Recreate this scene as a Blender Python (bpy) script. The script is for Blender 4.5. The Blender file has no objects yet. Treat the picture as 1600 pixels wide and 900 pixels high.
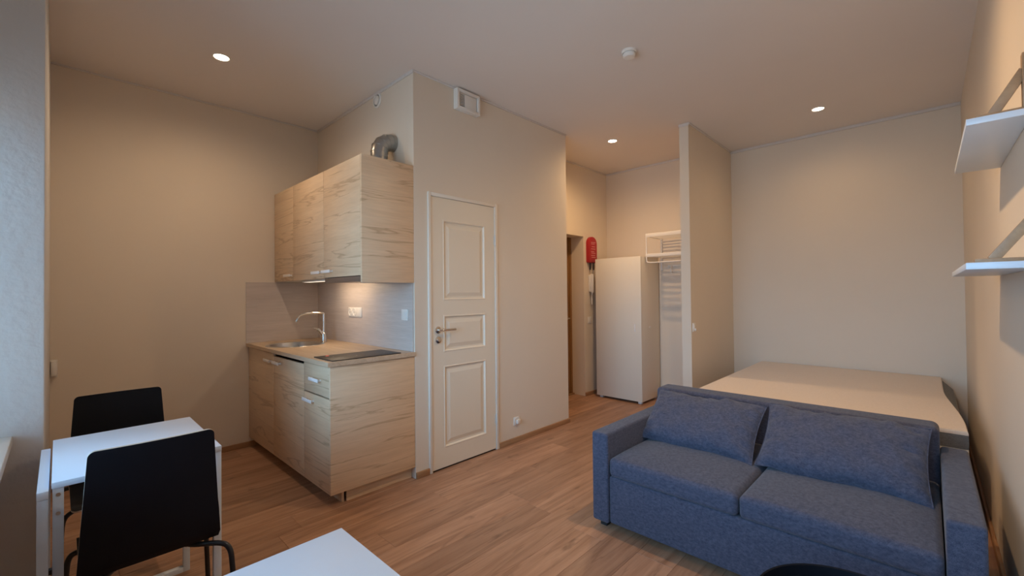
import bpy, bmesh, math, random
from mathutils import Vector, Matrix
R = math.radians
rnd = random.Random(7)
sc = bpy.context.scene
col = sc.collection

# ---------------------------------------------------------------- camera
CAM_H = 1.33
cd = bpy.data.cameras.new('camera'); cam = bpy.data.objects.new('camera', cd); col.objects.link(cam)
cd.sensor_fit = 'HORIZONTAL'; cd.sensor_width = 36.0; cd.lens = 36.0 * 678.4166 / 1600.0
cd.clip_start = 0.02; cd.clip_end = 100
_a, _p, _r = R(43.746), R(.7348), R(-.5837)
fwd = Vector((math.cos(_a) * math.cos(_p), math.sin(_a) * math.cos(_p), math.sin(_p)))
rt0 = Vector((math.sin(_a), -math.cos(_a), 0)); up0 = rt0.cross(fwd)
rt = rt0 * math.cos(_r) + up0 * math.sin(_r)
up = rt.cross(fwd)
cam.matrix_world = Matrix(((rt.x, up.x, -fwd.x, 0), (rt.y, up.y, -fwd.y, 0), (rt.z, up.z, -fwd.z, CAM_H), (0, 0, 0, 1)))
sc.camera = cam

# ---------------------------------------------------------------- world, daylight, exposure
w = bpy.data.worlds.new('sky'); sc.world = w; w.use_nodes = True
bgn = w.node_tree.nodes['Background']
bgn.inputs['Strength'].default_value = 10.4
_wn = w.node_tree; _tc = _wn.nodes.new('ShaderNodeTexCoord'); _sx = _wn.nodes.new('ShaderNodeSeparateXYZ'); _rp = _wn.nodes.new('ShaderNodeValToRGB')
_mr = _wn.nodes.new('ShaderNodeMapRange'); _mr.inputs[1].default_value = -1; _mr.inputs[2].default_value = 1
_wn.links.new(_tc.outputs['Generated'], _sx.inputs[0]); _wn.links.new(_sx.outputs['Z'], _mr.inputs[0]); _wn.links.new(_mr.outputs[0], _rp.inputs[0]); _wn.links.new(_rp.outputs[0], bgn.inputs['Color'])
_e = _rp.color_ramp.elements                                  # overcast blue sky over darker ground
_e[0].position = .47; _e[0].color = (.32, .42, .52, 1); _e[1].position = .52; _e[1].color = (.34, .65, 1.0, 1)
pl = bpy.data.lights.new('window_portal', 'AREA'); pl.shape = 'RECTANGLE'; pl.size = 2.5; pl.size_y = 1.4
pl.cycles.is_portal = True
plo = bpy.data.objects.new('window_portal', pl); col.objects.link(plo)
plo.location = (-.62, 1.28, 1.47); plo.rotation_euler = (R(90), 0, R(-90))
LAMP_POWER = 14.0
LAMP_COLOR = (1.0, .65, .34)
sc.view_settings.view_transform = 'Standard'
try: sc.view_settings.look = 'None'
except Exception: pass
sc.view_settings.gamma = 1; sc.view_settings.use_curve_mapping = False
sc.view_settings.exposure = 0.0
sc.cycles.use_denoising = True
sc.cycles.max_bounces = 10; sc.cycles.diffuse_bounces = 6
sc.cycles.sample_clamp_indirect = 6

# ---------------------------------------------------------------- materials
def new_mat(name):
    m = bpy.data.materials.new(name); m.use_nodes = True
    nt = m.node_tree; b = nt.nodes['Principled BSDF']
    return m, nt, b
def nd(nt, t, **k):
    n = nt.nodes.new(t)
    for a, v in k.items(): setattr(n, a, v)
    return n
def plain(name, c, rough=.5, metal=0, bump=0, scale=200, var=0.0, emit=None, es=0, spec=.5, aniso=None):
    m, nt, b = new_mat(name)
    b.inputs['Base Color'].default_value = (*c, 1); b.inputs['Roughness'].default_value = rough
    b.inputs['Metallic'].default_value = metal; b.inputs['Specular IOR Level'].default_value = spec
    tc = nd(nt, 'ShaderNodeTexCoord')
    nz = nd(nt, 'ShaderNodeTexNoise'); nz.inputs['Scale'].default_value = scale; nz.inputs['Detail'].default_value = 3
    nt.links.new(tc.outputs['Object'], nz.inputs['Vector'])
    if bump:
        bp = nd(nt, 'ShaderNodeBump'); bp.inputs['Strength'].default_value = bump; bp.inputs['Distance'].default_value = .002
        nt.links.new(nz.outputs['Fac'], bp.inputs['Height']); nt.links.new(bp.outputs['Normal'], b.inputs['Normal'])
    if var:
        n2 = nd(nt, 'ShaderNodeTexNoise'); n2.inputs['Scale'].default_value = max(2, scale * .06); n2.inputs['Detail'].default_value = 4
        nt.links.new(tc.outputs['Object'], n2.inputs['Vector'])
        mx = nd(nt, 'ShaderNodeMix', data_type='RGBA')
        mx.inputs[6].default_value = (*[x * (1 - var) for x in c], 1); mx.inputs[7].default_value = (*[min(1, x * (1 + var)) for x in c], 1)
        nt.links.new(n2.outputs['Fac'], mx.inputs[0]); nt.links.new(mx.outputs[2], b.inputs['Base Color'])
    if emit:
        b.inputs['Emission Color'].default_value = (*emit, 1); b.inputs['Emission Strength'].default_value = es
    return m
def plaster(name, c, weave=True, rough=.85, bump=.25, blotch=.03):
    """painted glass-fibre wallpaper / plaster: fine woven relief, almost even colour"""
    m, nt, b = new_mat(name)
    tc = nd(nt, 'ShaderNodeTexCoord')
    n1 = nd(nt, 'ShaderNodeTexNoise'); n1.inputs['Scale'].default_value = 260 if weave else 28; n1.inputs['Detail'].default_value = 5
    n2 = nd(nt, 'ShaderNodeTexNoise'); n2.inputs['Scale'].default_value = 1.7; n2.inputs['Detail'].default_value = 4
    for n in (n1, n2): nt.links.new(tc.outputs['Object'], n.inputs['Vector'])
    mx = nd(nt, 'ShaderNodeMix', data_type='RGBA')
    mx.inputs[6].default_value = (*[x * (1 - blotch) for x in c], 1); mx.inputs[7].default_value = (*[x * (1 + blotch) for x in c], 1)
    nt.links.new(n2.outputs['Fac'], mx.inputs[0]); nt.links.new(mx.outputs[2], b.inputs['Base Color'])
    bp = nd(nt, 'ShaderNodeBump'); bp.inputs['Strength'].default_value = bump; bp.inputs['Distance'].default_value = .0025 if weave else .006
    nt.links.new(n1.outputs['Fac'], bp.inputs['Height']); nt.links.new(bp.outputs['Normal'], b.inputs['Normal'])
    b.inputs['Roughness'].default_value = rough; b.inputs['Specular IOR Level'].default_value = .3
    return m
def wood(name, dark, light, streak, sx, sy, sz, rough=.45, streak_amt=.55, bump=.08, rand=.12, hue=0.0, coat=0, knots=0, sw=.03):
    """grain: the low-scale axes run along the fibres"""
    m, nt, b = new_mat(name)
    tc = nd(nt, 'ShaderNodeTexCoord'); oi = nd(nt, 'ShaderNodeObjectInfo')
    mp = nd(nt, 'ShaderNodeMapping'); mp.inputs['Scale'].default_value = (sx, sy, sz)
    off = nd(nt, 'ShaderNodeVectorMath', operation='MULTIPLY_ADD')
    cb = nd(nt, 'ShaderNodeCombineXYZ')
    for i in range(3): nt.links.new(oi.outputs['Random'], cb.inputs[i])
    off.inputs[1].default_value = (37, 53, 71)
    nt.links.new(cb.outputs[0], off.inputs[0]); nt.links.new(tc.outputs['Object'], mp.inputs['Vector']); nt.links.new(mp.outputs[0], off.inputs[2])
    n1 = nd(nt, 'ShaderNodeTexNoise'); n1.inputs['Scale'].default_value = 1; n1.inputs['Detail'].default_value = 7; n1.inputs['Roughness'].default_value = .6; n1.inputs['Distortion'].default_value = .6
    n2 = nd(nt, 'ShaderNodeTexNoise'); n2.inputs['Scale'].default_value = .38; n2.inputs['Detail'].default_value = 5; n2.inputs['Distortion'].default_value = 1.2
    n3 = nd(nt, 'ShaderNodeTexNoise'); n3.inputs['Scale'].default_value = 5.5; n3.inputs['Detail'].default_value = 4
    for n in (n1, n2, n3): nt.links.new(off.outputs[0], n.inputs['Vector'])
    r1 = nd(nt, 'ShaderNodeValToRGB'); r1.color_ramp.elements[0].position = .30; r1.color_ramp.elements[1].position = .70
    r1.color_ramp.elements[0].color = (*dark, 1); r1.color_ramp.elements[1].color = (*light, 1)
    nt.links.new(n1.outputs['Fac'], r1.inputs['Fac'])
    r2 = nd(nt, 'ShaderNodeValToRGB'); e = r2.color_ramp.elements
    e[0].position = .5 - sw; e[0].color = (0, 0, 0, 1); e[1].position = .50; e[1].color = (1, 1, 1, 1)
    x = r2.color_ramp.elements.new(.5 + sw * 1.15); x.color = (0, 0, 0, 1)
    nt.links.new(n2.outputs['Fac'], r2.inputs['Fac'])
    mm = nd(nt, 'ShaderNodeMath', operation='MULTIPLY'); mm.inputs[1].default_value = streak_amt
    nt.links.new(r2.outputs['Color'], mm.inputs[0])
    mx = nd(nt, 'ShaderNodeMix', data_type='RGBA'); mx.inputs[7].default_value = (*streak, 1)
    nt.links.new(mm.outputs[0], mx.inputs[0]); nt.links.new(r1.outputs['Color'], mx.inputs[6])
    src = mx.outputs[2]
    if knots:
        n4 = nd(nt, 'ShaderNodeTexNoise'); n4.inputs['Scale'].default_value = 1.0; n4.inputs['Detail'].default_value = 3
        m4 = nd(nt, 'ShaderNodeMapping'); m4.inputs['Scale'].default_value = (3.2, .62, .62)
        nt.links.new(off.outputs[0], m4.inputs['Vector']); nt.links.new(m4.outputs[0], n4.inputs['Vector'])
        k4 = nd(nt, 'ShaderNodeMapRange'); k4.inputs[1].default_value = .66; k4.inputs[2].default_value = .78; k4.inputs[4].default_value = knots
        nt.links.new(n4.outputs['Fac'], k4.inputs[0])
        x4 = nd(nt, 'ShaderNodeMix', data_type='RGBA'); x4.inputs[7].default_value = (*[c * .6 for c in streak], 1)
        nt.links.new(k4.outputs[0], x4.inputs[0]); nt.links.new(src, x4.inputs[6]); src = x4.outputs[2]
    hs = nd(nt, 'ShaderNodeHueSaturation')
    mr = nd(nt, 'ShaderNodeMapRange'); mr.inputs[3].default_value = 1 - rand; mr.inputs[4].default_value = 1 + rand
    nt.links.new(oi.outputs['Random'], mr.inputs[0]); nt.links.new(mr.outputs[0], hs.inputs['Value'])
    fine = nd(nt, 'ShaderNodeMapRange'); fine.inputs[3].default_value = .86; fine.inputs[4].default_value = 1.12
    nt.links.new(n3.outputs['Fac'], fine.inputs[0])
    ml = nd(nt, 'ShaderNodeVectorMath', operation='SCALE'); nt.links.new(src, ml.inputs[0]); nt.links.new(fine.outputs[0], ml.inputs['Scale'])
    nt.links.new(ml.outputs[0], hs.inputs['Color']); nt.links.new(hs.outputs[0], b.inputs['Base Color'])
    b.inputs['Roughness'].default_value = rough; b.inputs['Coat Weight'].default_value = coat; b.inputs['Coat Roughness'].default_value = .25
    bp = nd(nt, 'ShaderNodeBump'); bp.inputs['Strength'].default_value = bump; bp.inputs['Distance'].default_value = .001
    nt.links.new(n3.outputs['Fac'], bp.inputs['Height']); nt.links.new(bp.outputs['Normal'], b.inputs['Normal'])
    return m
def fabric(name, c1, c2, scale=900, bump=.5):
    m, nt, b = new_mat(name)
    tc = nd(nt, 'ShaderNodeTexCoord')
    n1 = nd(nt, 'ShaderNodeTexNoise'); n1.inputs['Scale'].default_value = scale; n1.inputs['Detail'].default_value = 2
    n2 = nd(nt, 'ShaderNodeTexNoise'); n2.inputs['Scale'].default_value = 60; n2.inputs['Detail'].default_value = 8; n2.inputs['Roughness'].default_value = .75
    mp = nd(nt, 'ShaderNodeMapping'); mp.inputs['Scale'].default_value = (1, 1, 1.6)
    nt.links.new(tc.outputs['Object'], mp.inputs['Vector'])
    nt.links.new(tc.outputs['Object'], n1.inputs['Vector']); nt.links.new(mp.outputs[0], n2.inputs['Vector'])
    ad = nd(nt, 'ShaderNodeMath', operation='ADD'); nt.links.new(n1.outputs['Fac'], ad.inputs[0]); nt.links.new(n2.outputs['Fac'], ad.inputs[1])
    r = nd(nt, 'ShaderNodeMapRange'); r.inputs[1].default_value = .78; r.inputs[2].default_value = 1.22; nt.links.new(ad.outputs[0], r.inputs[0])
    mx = nd(nt, 'ShaderNodeMix', data_type='RGBA'); mx.inputs[6].default_value = (*c1, 1); mx.inputs[7].default_value = (*c2, 1)
    nt.links.new(r.outputs[0], mx.inputs[0]); nt.links.new(mx.outputs[2], b.inputs['Base Color'])
    bp = nd(nt, 'ShaderNodeBump'); bp.inputs['Strength'].default_value = bump; bp.inputs['Distance'].default_value = .0012
    nt.links.new(ad.outputs[0], bp.inputs['Height']); nt.links.new(bp.outputs['Normal'], b.inputs['Normal'])
    b.inputs['Roughness'].default_value = .95; b.inputs['Specular IOR Level'].default_value = .15
    b.inputs['Sheen Weight'].default_value = .15; b.inputs['Sheen Roughness'].default_value = .5
    return m

M_wall = plaster('wall_paint', (.73, .635, .52))
M_ceil = plaster('ceiling_paint', (.75, .69, .64), weave=True, bump=.1)
M_niche = plaster('rough_plaster', (.66, .64, .61), weave=False, bump=.5)
M_trim = plain('trim_white', (.66, .61, .57), .6, bump=.05)
M_plank = wood('oak_floor', (.325, .168, .096), (.475, .275, .170), (.20, .098, .053), 1.6, 22, 22, rough=.45, streak_amt=.5, rand=.15, knots=.75)
M_sub = plain('floor_joint', (.06, .03, .018), .8, bump=.1)
M_base = wood('oak_baseboard', (.33, .17, .08), (.43, .235, .115), (.24, .12, .055), 3, 3, 60, rough=.5, streak_amt=.2, rand=.03)
M_lam = wood('pale_oak_laminate', (.67, .485, .315), (.745, .56, .38), (.40, .255, .14), 1.2, 1.2, 18, rough=.40, streak_amt=.65, rand=.04, sw=.016)
M_top = wood('pale_oak_worktop', (.53, .385, .255), (.66, .51, .365), (.42, .29, .18), 22, 1.5, 22, rough=.4, streak_amt=.35, rand=.02)
M_splash = wood('pale_grey_splashback', (.52, .445, .395), (.60, .52, .47), (.48, .405, .36), 1.6, 1.6, 30, rough=.4, streak_amt=.25, rand=.02)
M_inner = plain('cabinet_inside', (.55, .5, .45), .6, bump=.05)
M_edge = plain('dark_gap', (.02, .016, .012), .8, bump=.05)
M_white = plain('white_lacquer', (.68, .655, .60), .38, bump=.03)
M_doorw = plain('door_paint', (.79, .70, .565), .42, bump=.06, scale=60)
M_frame = plain('door_frame_paint', (.76, .70, .61), .6, bump=.04, spec=.3)
M_ward = plain('white_wardrobe_board', (.79, .715, .59), .45, bump=.04)
M_melamine = plain('white_melamine', (.70, .78, .88), .32, bump=.03)
M_plastic = plain('white_plastic', (.78, .74, .68), .35, bump=.03)
M_handle = plain('white_metal_handle', (.86, .84, .82), .3, bump=.02)
M_steel = plain('brushed_steel', (.62, .60, .57), .28, 1, bump=.05)
M_chrome = plain('chrome', (.75, .73, .70), .12, 1, bump=.01)
M_galv = plain('galvanised_duct', (.42, .42, .41), .33, 1, bump=.15, scale=40, var=.12)
M_glassblk = plain('black_ceramic_glass', (.030, .025, .023), .42, bump=.01)
M_hoodm = plain('hood_metal', (.27, .21, .17), .35, .6, bump=.03)
M_black = plain('black_laminate', (.0045, .0055, .009), .5, bump=.03, spec=.22)
M_plyedge = plain('pale_ply_edge', (.55, .47, .38), .5, bump=.05)
M_tube = plain('black_tube', (.010, .011, .014), .35, bump=.02)
M_sofa = fabric('slate_blue_fabric', (.031, .036, .063), (.112, .118, .168))
M_sofad = plain('sofa_foot', (.015, .015, .017), .6, bump=.02)
M_mtop = fabric('mattress_cover', (.66, .57, .48), (.74, .65, .56), scale=500, bump=.2)
M_mside = fabric('mattress_side', (.10, .10, .10), (.17, .17, .17), scale=400, bump=.5)
M_bed = plain('white_bed_base', (.72, .68, .62), .5, bump=.04)
M_redbag = fabric('red_nylon', (.34, .018, .020), (.46, .032, .034), scale=600, bump=.3)
M_redprint = plain('pale_print', (.72, .30, .27), .7, bump=.02)
M_strap = plain('black_strap', (.012, .012, .012), .8, bump=.2)
M_bdoor = wood('brown_door_veneer', (.20, .095, .030), (.30, .155, .055), (.15, .065, .02), 22, 22, 1.6, rough=.5, streak_amt=.2, rand=.02)
M_pine = wood('pine_bracket', (.34, .205, .11), (.46, .295, .165), (.26, .15, .08), 12, 12, 12, rough=.5, streak_amt=.2, rand=.05)
M_lens = plain('lamp_lens', (.9, .85, .8), .4, emit=(1.0, .86, .66), es=14)
M_hoodlens = plain('hood_lens', (.9, .85, .8), .4, emit=(1.0, .85, .66), es=1.3)
M_red = plain('red_indicator', (.4, .02, .01), .4, emit=(1, .08, .03), es=.6)
M_grey = plain('grey_plastic', (.20, .19, .18), .5, bump=.03)
def glass_mat():
    m = bpy.data.materials.new('window_glass'); m.use_nodes = True; nt = m.node_tree; nt.nodes.clear()
    o = nd(nt, 'ShaderNodeOutputMaterial'); t = nd(nt, 'ShaderNodeBsdfTransparent'); g = nd(nt, 'ShaderNodeBsdfGlossy')
    g.inputs['Roughness'].default_value = .02
    f = nd(nt, 'ShaderNodeFresnel'); f.inputs['IOR'].default_value = 1.45; mx = nd(nt, 'ShaderNodeMixShader')
    nt.links.new(f.outputs[0], mx.inputs[0]); nt.links.new(t.outputs[0], mx.inputs[1]); nt.links.new(g.outputs[0], mx.inputs[2]); nt.links.new(mx.outputs[0], o.inputs[0])
    return m
M_glass = glass_mat()

# ---------------------------------------------------------------- mesh helpers
class MB:
    def __init__(s): s.bm = bmesh.new()
    def box(s, x0, x1, y0, y1, z0, z1, bv=0, seg=2):
        t = bmesh.new(); bmesh.ops.create_cube(t, size=1)
        for v in t.verts: v.co = Vector((x0 + (v.co.x + .5) * (x1 - x0), y0 + (v.co.y + .5) * (y1 - y0), z0 + (v.co.z + .5) * (z1 - z0)))
        if bv: bmesh.ops.bevel(t, geom=t.edges[:], offset=bv, segments=seg, affect='EDGES', profile=.5)
        s.add(t); return s
    def add(s, t, mtx=None):
        if mtx is not None: t.transform(mtx)
        me = bpy.data.meshes.new('tmp'); t.to_mesh(me); t.free(); s.bm.from_mesh(me); bpy.data.meshes.remove(me)
    def obox(s, c, ax, sx, sy, sz, bv=0):
        """box with half-sizes along the axes in matrix ax (3x3)"""
        t = bmesh.new(); bmesh.ops.create_cube(t, size=2)
        for v in t.verts: v.co = Vector((v.co.x * sx, v.co.y * sy, v.co.z * sz))
        if bv: bmesh.ops.bevel(t, geom=t.edges[:], offset=bv, segments=2, affect='EDGES', profile=.5)
        s.add(t, Matrix.Translation(c) @ ax.to_4x4()); return s
    def bar(s, a, b, wd, hg, bv=0, upv=Vector((0, 0, 1))):
        a, b = Vector(a), Vector(b); d = (b - a); L = d.length; d.normalize()
        sd = upv.cross(d)
        if sd.length < 1e-5: sd = Vector((1, 0, 0)).cross(d)
        sd.normalize(); u2 = d.cross(sd)
        m = Matrix((d, sd, u2)).transposed()
        return s.obox((a + b) / 2, m, L / 2, wd / 2, hg / 2, bv)
    def cyl(s, c, axis, r, h, seg=24, r2=None, bv=0):
        """cylinder centred at c along axis"""
        t = bmesh.new(); bmesh.ops.create_cone(t, cap_ends=True, segments=seg, radius1=r, radius2=r if r2 is None else r2, depth=h)
        if bv:
            ed = [e for e in t.edges if len(e.link_faces) == 2 and any(len(f.verts) > 4 for f in e.link_faces)]
            bmesh.ops.bevel(t, geom=ed, offset=bv, segments=2, affect='EDGES', profile=.5)
        q = Vector((0, 0, 1)).rotation_difference(Vector(axis)).to_matrix().to_4x4()
        s.add(t, Matrix.Translation(c) @ q); return s
    def lathe(s, c, axis, prof, seg=32):
        t = bmesh.new(); rings = []
        for r, z in prof:
            if r < 1e-6: rings.append([t.verts.new((0, 0, z))])
            else: rings.append([t.verts.new((r * math.cos(2 * math.pi * k / seg), r * math.sin(2 * math.pi * k / seg), z)) for k in range(seg)])
        for A, B in zip(rings, rings[1:]):
            for k in range(seg):
                k2 = (k + 1) % seg
                if len(A) == 1 and len(B) == 1: continue
                if len(A) == 1: t.faces.new((A[0], B[k2], B[k]))
                elif len(B) == 1: t.faces.new((A[k], A[k2], B[0]))
                else: t.faces.new((A[k], A[k2], B[k2], B[k]))
        bmesh.ops.recalc_face_normals(t, faces=t.faces[:])
        q = Vector((0, 0, 1)).rotation_difference(Vector(axis)).to_matrix().to_4x4()
        s.add(t, Matrix.Translation(c) @ q); return s
    def tube(s, pts, r, seg=10, cap=True, smooth=0):
        P = [Vector(p) for p in pts]
        for _ in range(smooth):
            Q = [P[0]]
            for a, b in zip(P, P[1:]): Q += [a.lerp(b, .25), a.lerp(b, .75)]
            P = Q + [P[-1]]
        rr = r if isinstance(r, (list, tuple)) else [r] * len(P)
        t = bmesh.new(); rings = []; n = None
        for i, p in enumerate(P):
            d = (P[min(i + 1, len(P) - 1)] - P[max(i - 1, 0)]).normalized()
            if n is None:
                n = d.orthogonal().normalized()
            else:
                n = (n - d * n.dot(d)); n.normalize()
            b = d.cross(n)
            rad = rr[i] if i < len(rr) else rr[-1]
            rings.append([t.verts.new(p + (n * math.cos(2 * math.pi * k / seg) + b * math.sin(2 * math.pi * k / seg)) * rad) for k in range(seg)])
        for A, B in zip(rings, rings[1:]):
            for k in range(seg): t.faces.new((A[k], A[(k + 1) % seg], B[(k + 1) % seg], B[k]))
        if cap: t.faces.new(rings[0]); t.faces.new(rings[-1])
        bmesh.ops.recalc_face_normals(t, faces=t.faces[:])
        s.add(t); return s
    def rbox(s, x0, x1, y0, y1, z0, z1, r, crown=0, n=8, seg=4, warp=None, rz=None):
        """softly rounded box with a crowned top (upholstery)"""
        rz = rz or r
        hx, hy, hz = (x1 - x0) / 2, (y1 - y0) / 2, (z1 - z0) / 2; c = Vector(((x0 + x1) / 2, (y0 + y1) / 2, (z0 + z1) / 2))
        r = min(r, hx, hy, hz)
        def pos(h, m):
            f = [h - r + r * math.tan(R(45) * k / seg) for k in range(seg + 1)]
            inner = [-(h - r) + 2 * (h - r) * k / m for k in range(1, m)] if h > r + 1e-6 else []
            return [-q for q in reversed(f)] + inner + f
        xs, ys, zs = pos(hx, n), pos(hy, n), pos(hz, max(2, n // 3))
        t = bmesh.new()
        def grid(f, A, B):
            V = [[t.verts.new(f(a, b)) for b in B] for a in A]
            for i in range(len(A) - 1):
                for j in range(len(B) - 1): t.faces.new((V[i][j], V[i + 1][j], V[i + 1][j + 1], V[i][j + 1]))
        for sg in (-1, 1):
            grid(lambda a, b: (a, b, sg * hz), xs, ys); grid(lambda a, b: (a, sg * hy, b), xs, zs); grid(lambda a, b: (sg * hx, a, b), ys, zs)
        bmesh.ops.remove_doubles(t, verts=t.verts[:], dist=1e-5)
        for v in t.verts:
            q = v.co.copy(); inn = Vector((max(-hx + r, min(hx - r, q.x)), max(-hy + r, min(hy - r, q.y)), max(-hz + r, min(hz - r, q.z))))
            d = q - inn
            if d.length > 1e-7: d.normalize()
            q = inn + d * r
            u, vv = q.x / hx, q.y / hy
            if crown and q.z > 0: q.z += crown * max(0, 1 - u ** 4) * max(0, 1 - vv ** 4)
            if warp: q = warp(q, u, vv, q.z / hz)
            v.co = q + c
        bmesh.ops.recalc_face_normals(t, faces=t.faces[:])
        s.add(t); return s
    def poly(s, pts, off):
        """prism: polygon pts (3D) extruded by vector off"""
        t = bmesh.new(); off = Vector(off)
        A = [t.verts.new(p) for p in pts]; B = [t.verts.new(Vector(p) + off) for p in pts]
        t.faces.new(A); t.faces.new(list(reversed(B)))
        for i in range(len(A)): j = (i + 1) % len(A); t.faces.new((A[i], B[i], B[j], A[j]))
        bmesh.ops.recalc_face_normals(t, faces=t.faces[:])
        s.add(t); return s
    def build(s, name, mat, parent=None, origin=None, smooth=True, mats=None):
        o_ = Vector(origin) if origin is not None else (Vector(parent['_w']) if parent is not None else Vector((0, 0, 0)))
        for v in s.bm.verts: v.co -= o_
        me = bpy.data.meshes.new(name); s.bm.to_mesh(me); s.bm.free()
        for m in (mats or [mat]): me.materials.append(m)
        if smooth:
            me.shade_smooth(); me.set_sharp_from_angle(angle=R(38))
        ob = bpy.data.objects.new(name, me); col.objects.link(ob)
        if parent is not None:
            ob.parent = parent; pw = Vector(parent['_w']); ob.location = o_ - pw
        else: ob.location = o_
        ob['_w'] = tuple(o_)
        return ob
ALL = []
def tag(o, label, cat, group=None):
    o['label'] = label; o['category'] = cat
    if group: o['group'] = group
    return o
def thing(name, loc, label, cat, group=None):
    o = bpy.data.objects.new(name, None); col.objects.link(o); o.location = loc; o['_w'] = tuple(loc)
    o.empty_display_size = .1
    return tag(o, label, cat, group)
def struct(o): o['kind'] = 'structure'; return o
def sempty(name, loc):
    o = bpy.data.objects.new(name, None); col.objects.link(o); o.location = loc; o['_w'] = tuple(loc); o['kind'] = 'structure'
    return o
def boxo(name, mat, parent, *b, bv=0, origin=None): return MB().box(*b, bv=bv).build(name, mat, parent, origin=origin)

# ---------------------------------------------------------------- room measures
H = 2.97
YF, XK, YD, XE = 4.371, 1.786, 2.688, 3.632       # far wall, kitchen wall, bathroom wall, its hall corner
YP, XP, XB, YR = 1.649, 4.213, 5.467, -.235        # partition, its end, bed wall, right wall
YH, XH = 3.21, 5.27                                # hall wall, hall back wall
XW, YJ = -.04, 2.70                                # window-wall pier face, niche jamb

# floor: planks along x
floor = struct(boxo('floor', M_sub, None, -.62, 5.6, -.35, 4.55, -.08, -.0075, origin=(0, 0, 0)))
PW, PL = .19, 1.285
def plank_mesh(L, W):
    b = .0012; bm = bmesh.new()
    def ring(i, z): return [bm.verts.new((x, y, z)) for x, y in ((i, i), (L - i, i), (L - i, W - i), (i, W - i))]
    a, c, d = ring(.0003, -.0075), ring(.0003, -b), ring(b, 0)
    for p, q in ((a, c), (c, d)):
        for i in range(4): bm.faces.new((p[i], p[(i + 1) % 4], q[(i + 1) % 4], q[i]))
    bm.faces.new(d); me = bpy.data.meshes.new('plank'); bm.to_mesh(me); bm.free(); me.materials.append(M_plank); return me
full = plank_mesh(PL, PW)
def lay(x0, x1, y0, y1, start):
    x = start
    while x < x1:
        a, b = max(x, x0), min(x + PL, x1)
        if b - a > .02:
            me = full if (abs(b - a - PL) < 1e-6 and abs(y1 - y0 - PW) < 1e-6) else plank_mesh(b - a, y1 - y0)
            o = bpy.data.objects.new('plank', me); col.objects.link(o); o.parent = floor; o.location = (a, y0, 0)
        x += PL
y = YR; k = 0
while y < YF - .01:
    st = -.6 - PL + rnd.random() * PL
    y1 = min(y + PW, YF)
    segs = [(-.45, XB if y < YP else 0)]
    if y < YP + .09: segs = [(-.45 if y < YJ else XW, XB)]
    elif y1 <= YD + .001: segs = [(-.45, XH)]
    elif y < YD: segs = [(-.45, XH)]
    else: segs = [(XW, XK)] + ([(XE, XH)] if y < YH else [])
    for a, b in segs:
        if y < YD < y1 and b == XH:
            lay(a, b, y, YD, st)
            lay(XW, XK, YD, y1, st); lay(XE, XH, YD, y1, st)
        elif y < YH < y1 and a == XE: lay(a, b, y, YH, st)
        else: lay(a, b, y, y1, st)
    y = y1; k += 1
lay(3.75, 4.70, YH, YH + .2, 3.2)

struct(boxo('ceiling', M_ceil, None, -.62, 5.6, -.35, 4.55, H, H + .1, origin=(2.5, 2, H)))
struct(boxo('wall_far', M_wall, None, -.62, XH + .2, YF, YF + .15, 0, H, origin=(0, YF, 0)))
struct(boxo('wall_kitchen', M_wall, None, XK, XK + .1, YD + .1, YF, 0, H, origin=(XK, YF, 0)))
DX0, DX1, DT = 1.902, 2.621, 2.10
m = MB(); m.box(XK, DX0 + .02, YD, YD + .1, 0, H); m.box(DX1 - .02, XE, YD, YD + .1, 0, H); m.box(DX0 + .02, DX1 - .02, YD, YD + .1, DT - .02, H)
struct(m.build('wall_bathroom', M_wall, origin=(XK, YD, 0)))
struct(boxo('wall_passage', M_wall, None, XE - .1, XE, YD + .1, YF, 0, H, origin=(XE, YD, 0)))
RX0, RX1, RZ = 3.72, 4.70, 2.06
m = MB(); m.box(XE, RX0, YH, YH + .3, 0, H); m.box(RX1, XH + .1, YH, YH + .3, 0, H); m.box(RX0, RX1, YH, YH + .3, RZ, H)
struct(m.build('wall_hall', M_wall, origin=(XE, YH, 0)))
struct(boxo('wall_hall_back', M_wall, None, XH, XH + .1, YP + .09, YH, 0, H, origin=(XH, YH, 0)))
struct(boxo('wall_partition', M_wall, None, XP, XB + .1, YP, YP + .09, 0, H, origin=(XP, YP, 0)))
struct(boxo('wall_bed', M_wall, None, XB, XB + .1, YR, YP, 0, H, origin=(XB, YP, 0)))
struct(boxo('wall_right', M_wall, None, -.62, XB + .1, YR - .12, YR, 0, H, origin=(0, YR, 0)))
# window wall: pier, parapet, lintel around the niche
struct(boxo('wall_window', M_niche, None, -.62, XW, YJ, YF, 0, H, bv=.006, origin=(XW, YJ, 0)))
m = MB(); m.box(-.62, -.45, YR, YJ, 0, .74); m.box(-.62, -.45, YR, YJ, 2.17, H)
struct(m.build('wall_window_niche', M_niche, origin=(-.45, YJ, 0)))
sill = struct(boxo('window_sill', M_white, None, -.45, -.128, YR + .002, YJ - .002, .735, .772, bv=.004, origin=(-.3, 1, .735)))
sill.name = 'trim_1'
win = sempty('window_1', (-.56, 1.2, .77))
m = MB()
for (a, b, c, d) in ((YR + .02, YJ - .02, .772, .83), (YR + .02, YJ - .02, 2.11, 2.168)): m.box(-.60, -.54, a, b, c, d, bv=.004)
for yy in (YR + .02, 1.2, YJ - .08): m.box(-.60, -.54, yy, yy + .06, .83, 2.11, bv=.004)
m.build('window_frame', M_white, win)
for a, b in ((YR + .08, 1.2), (1.26, YJ - .08)): MB().box(-.572, -.568, a, b, .83, 2.11).build('pane', M_glass, win)

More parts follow.
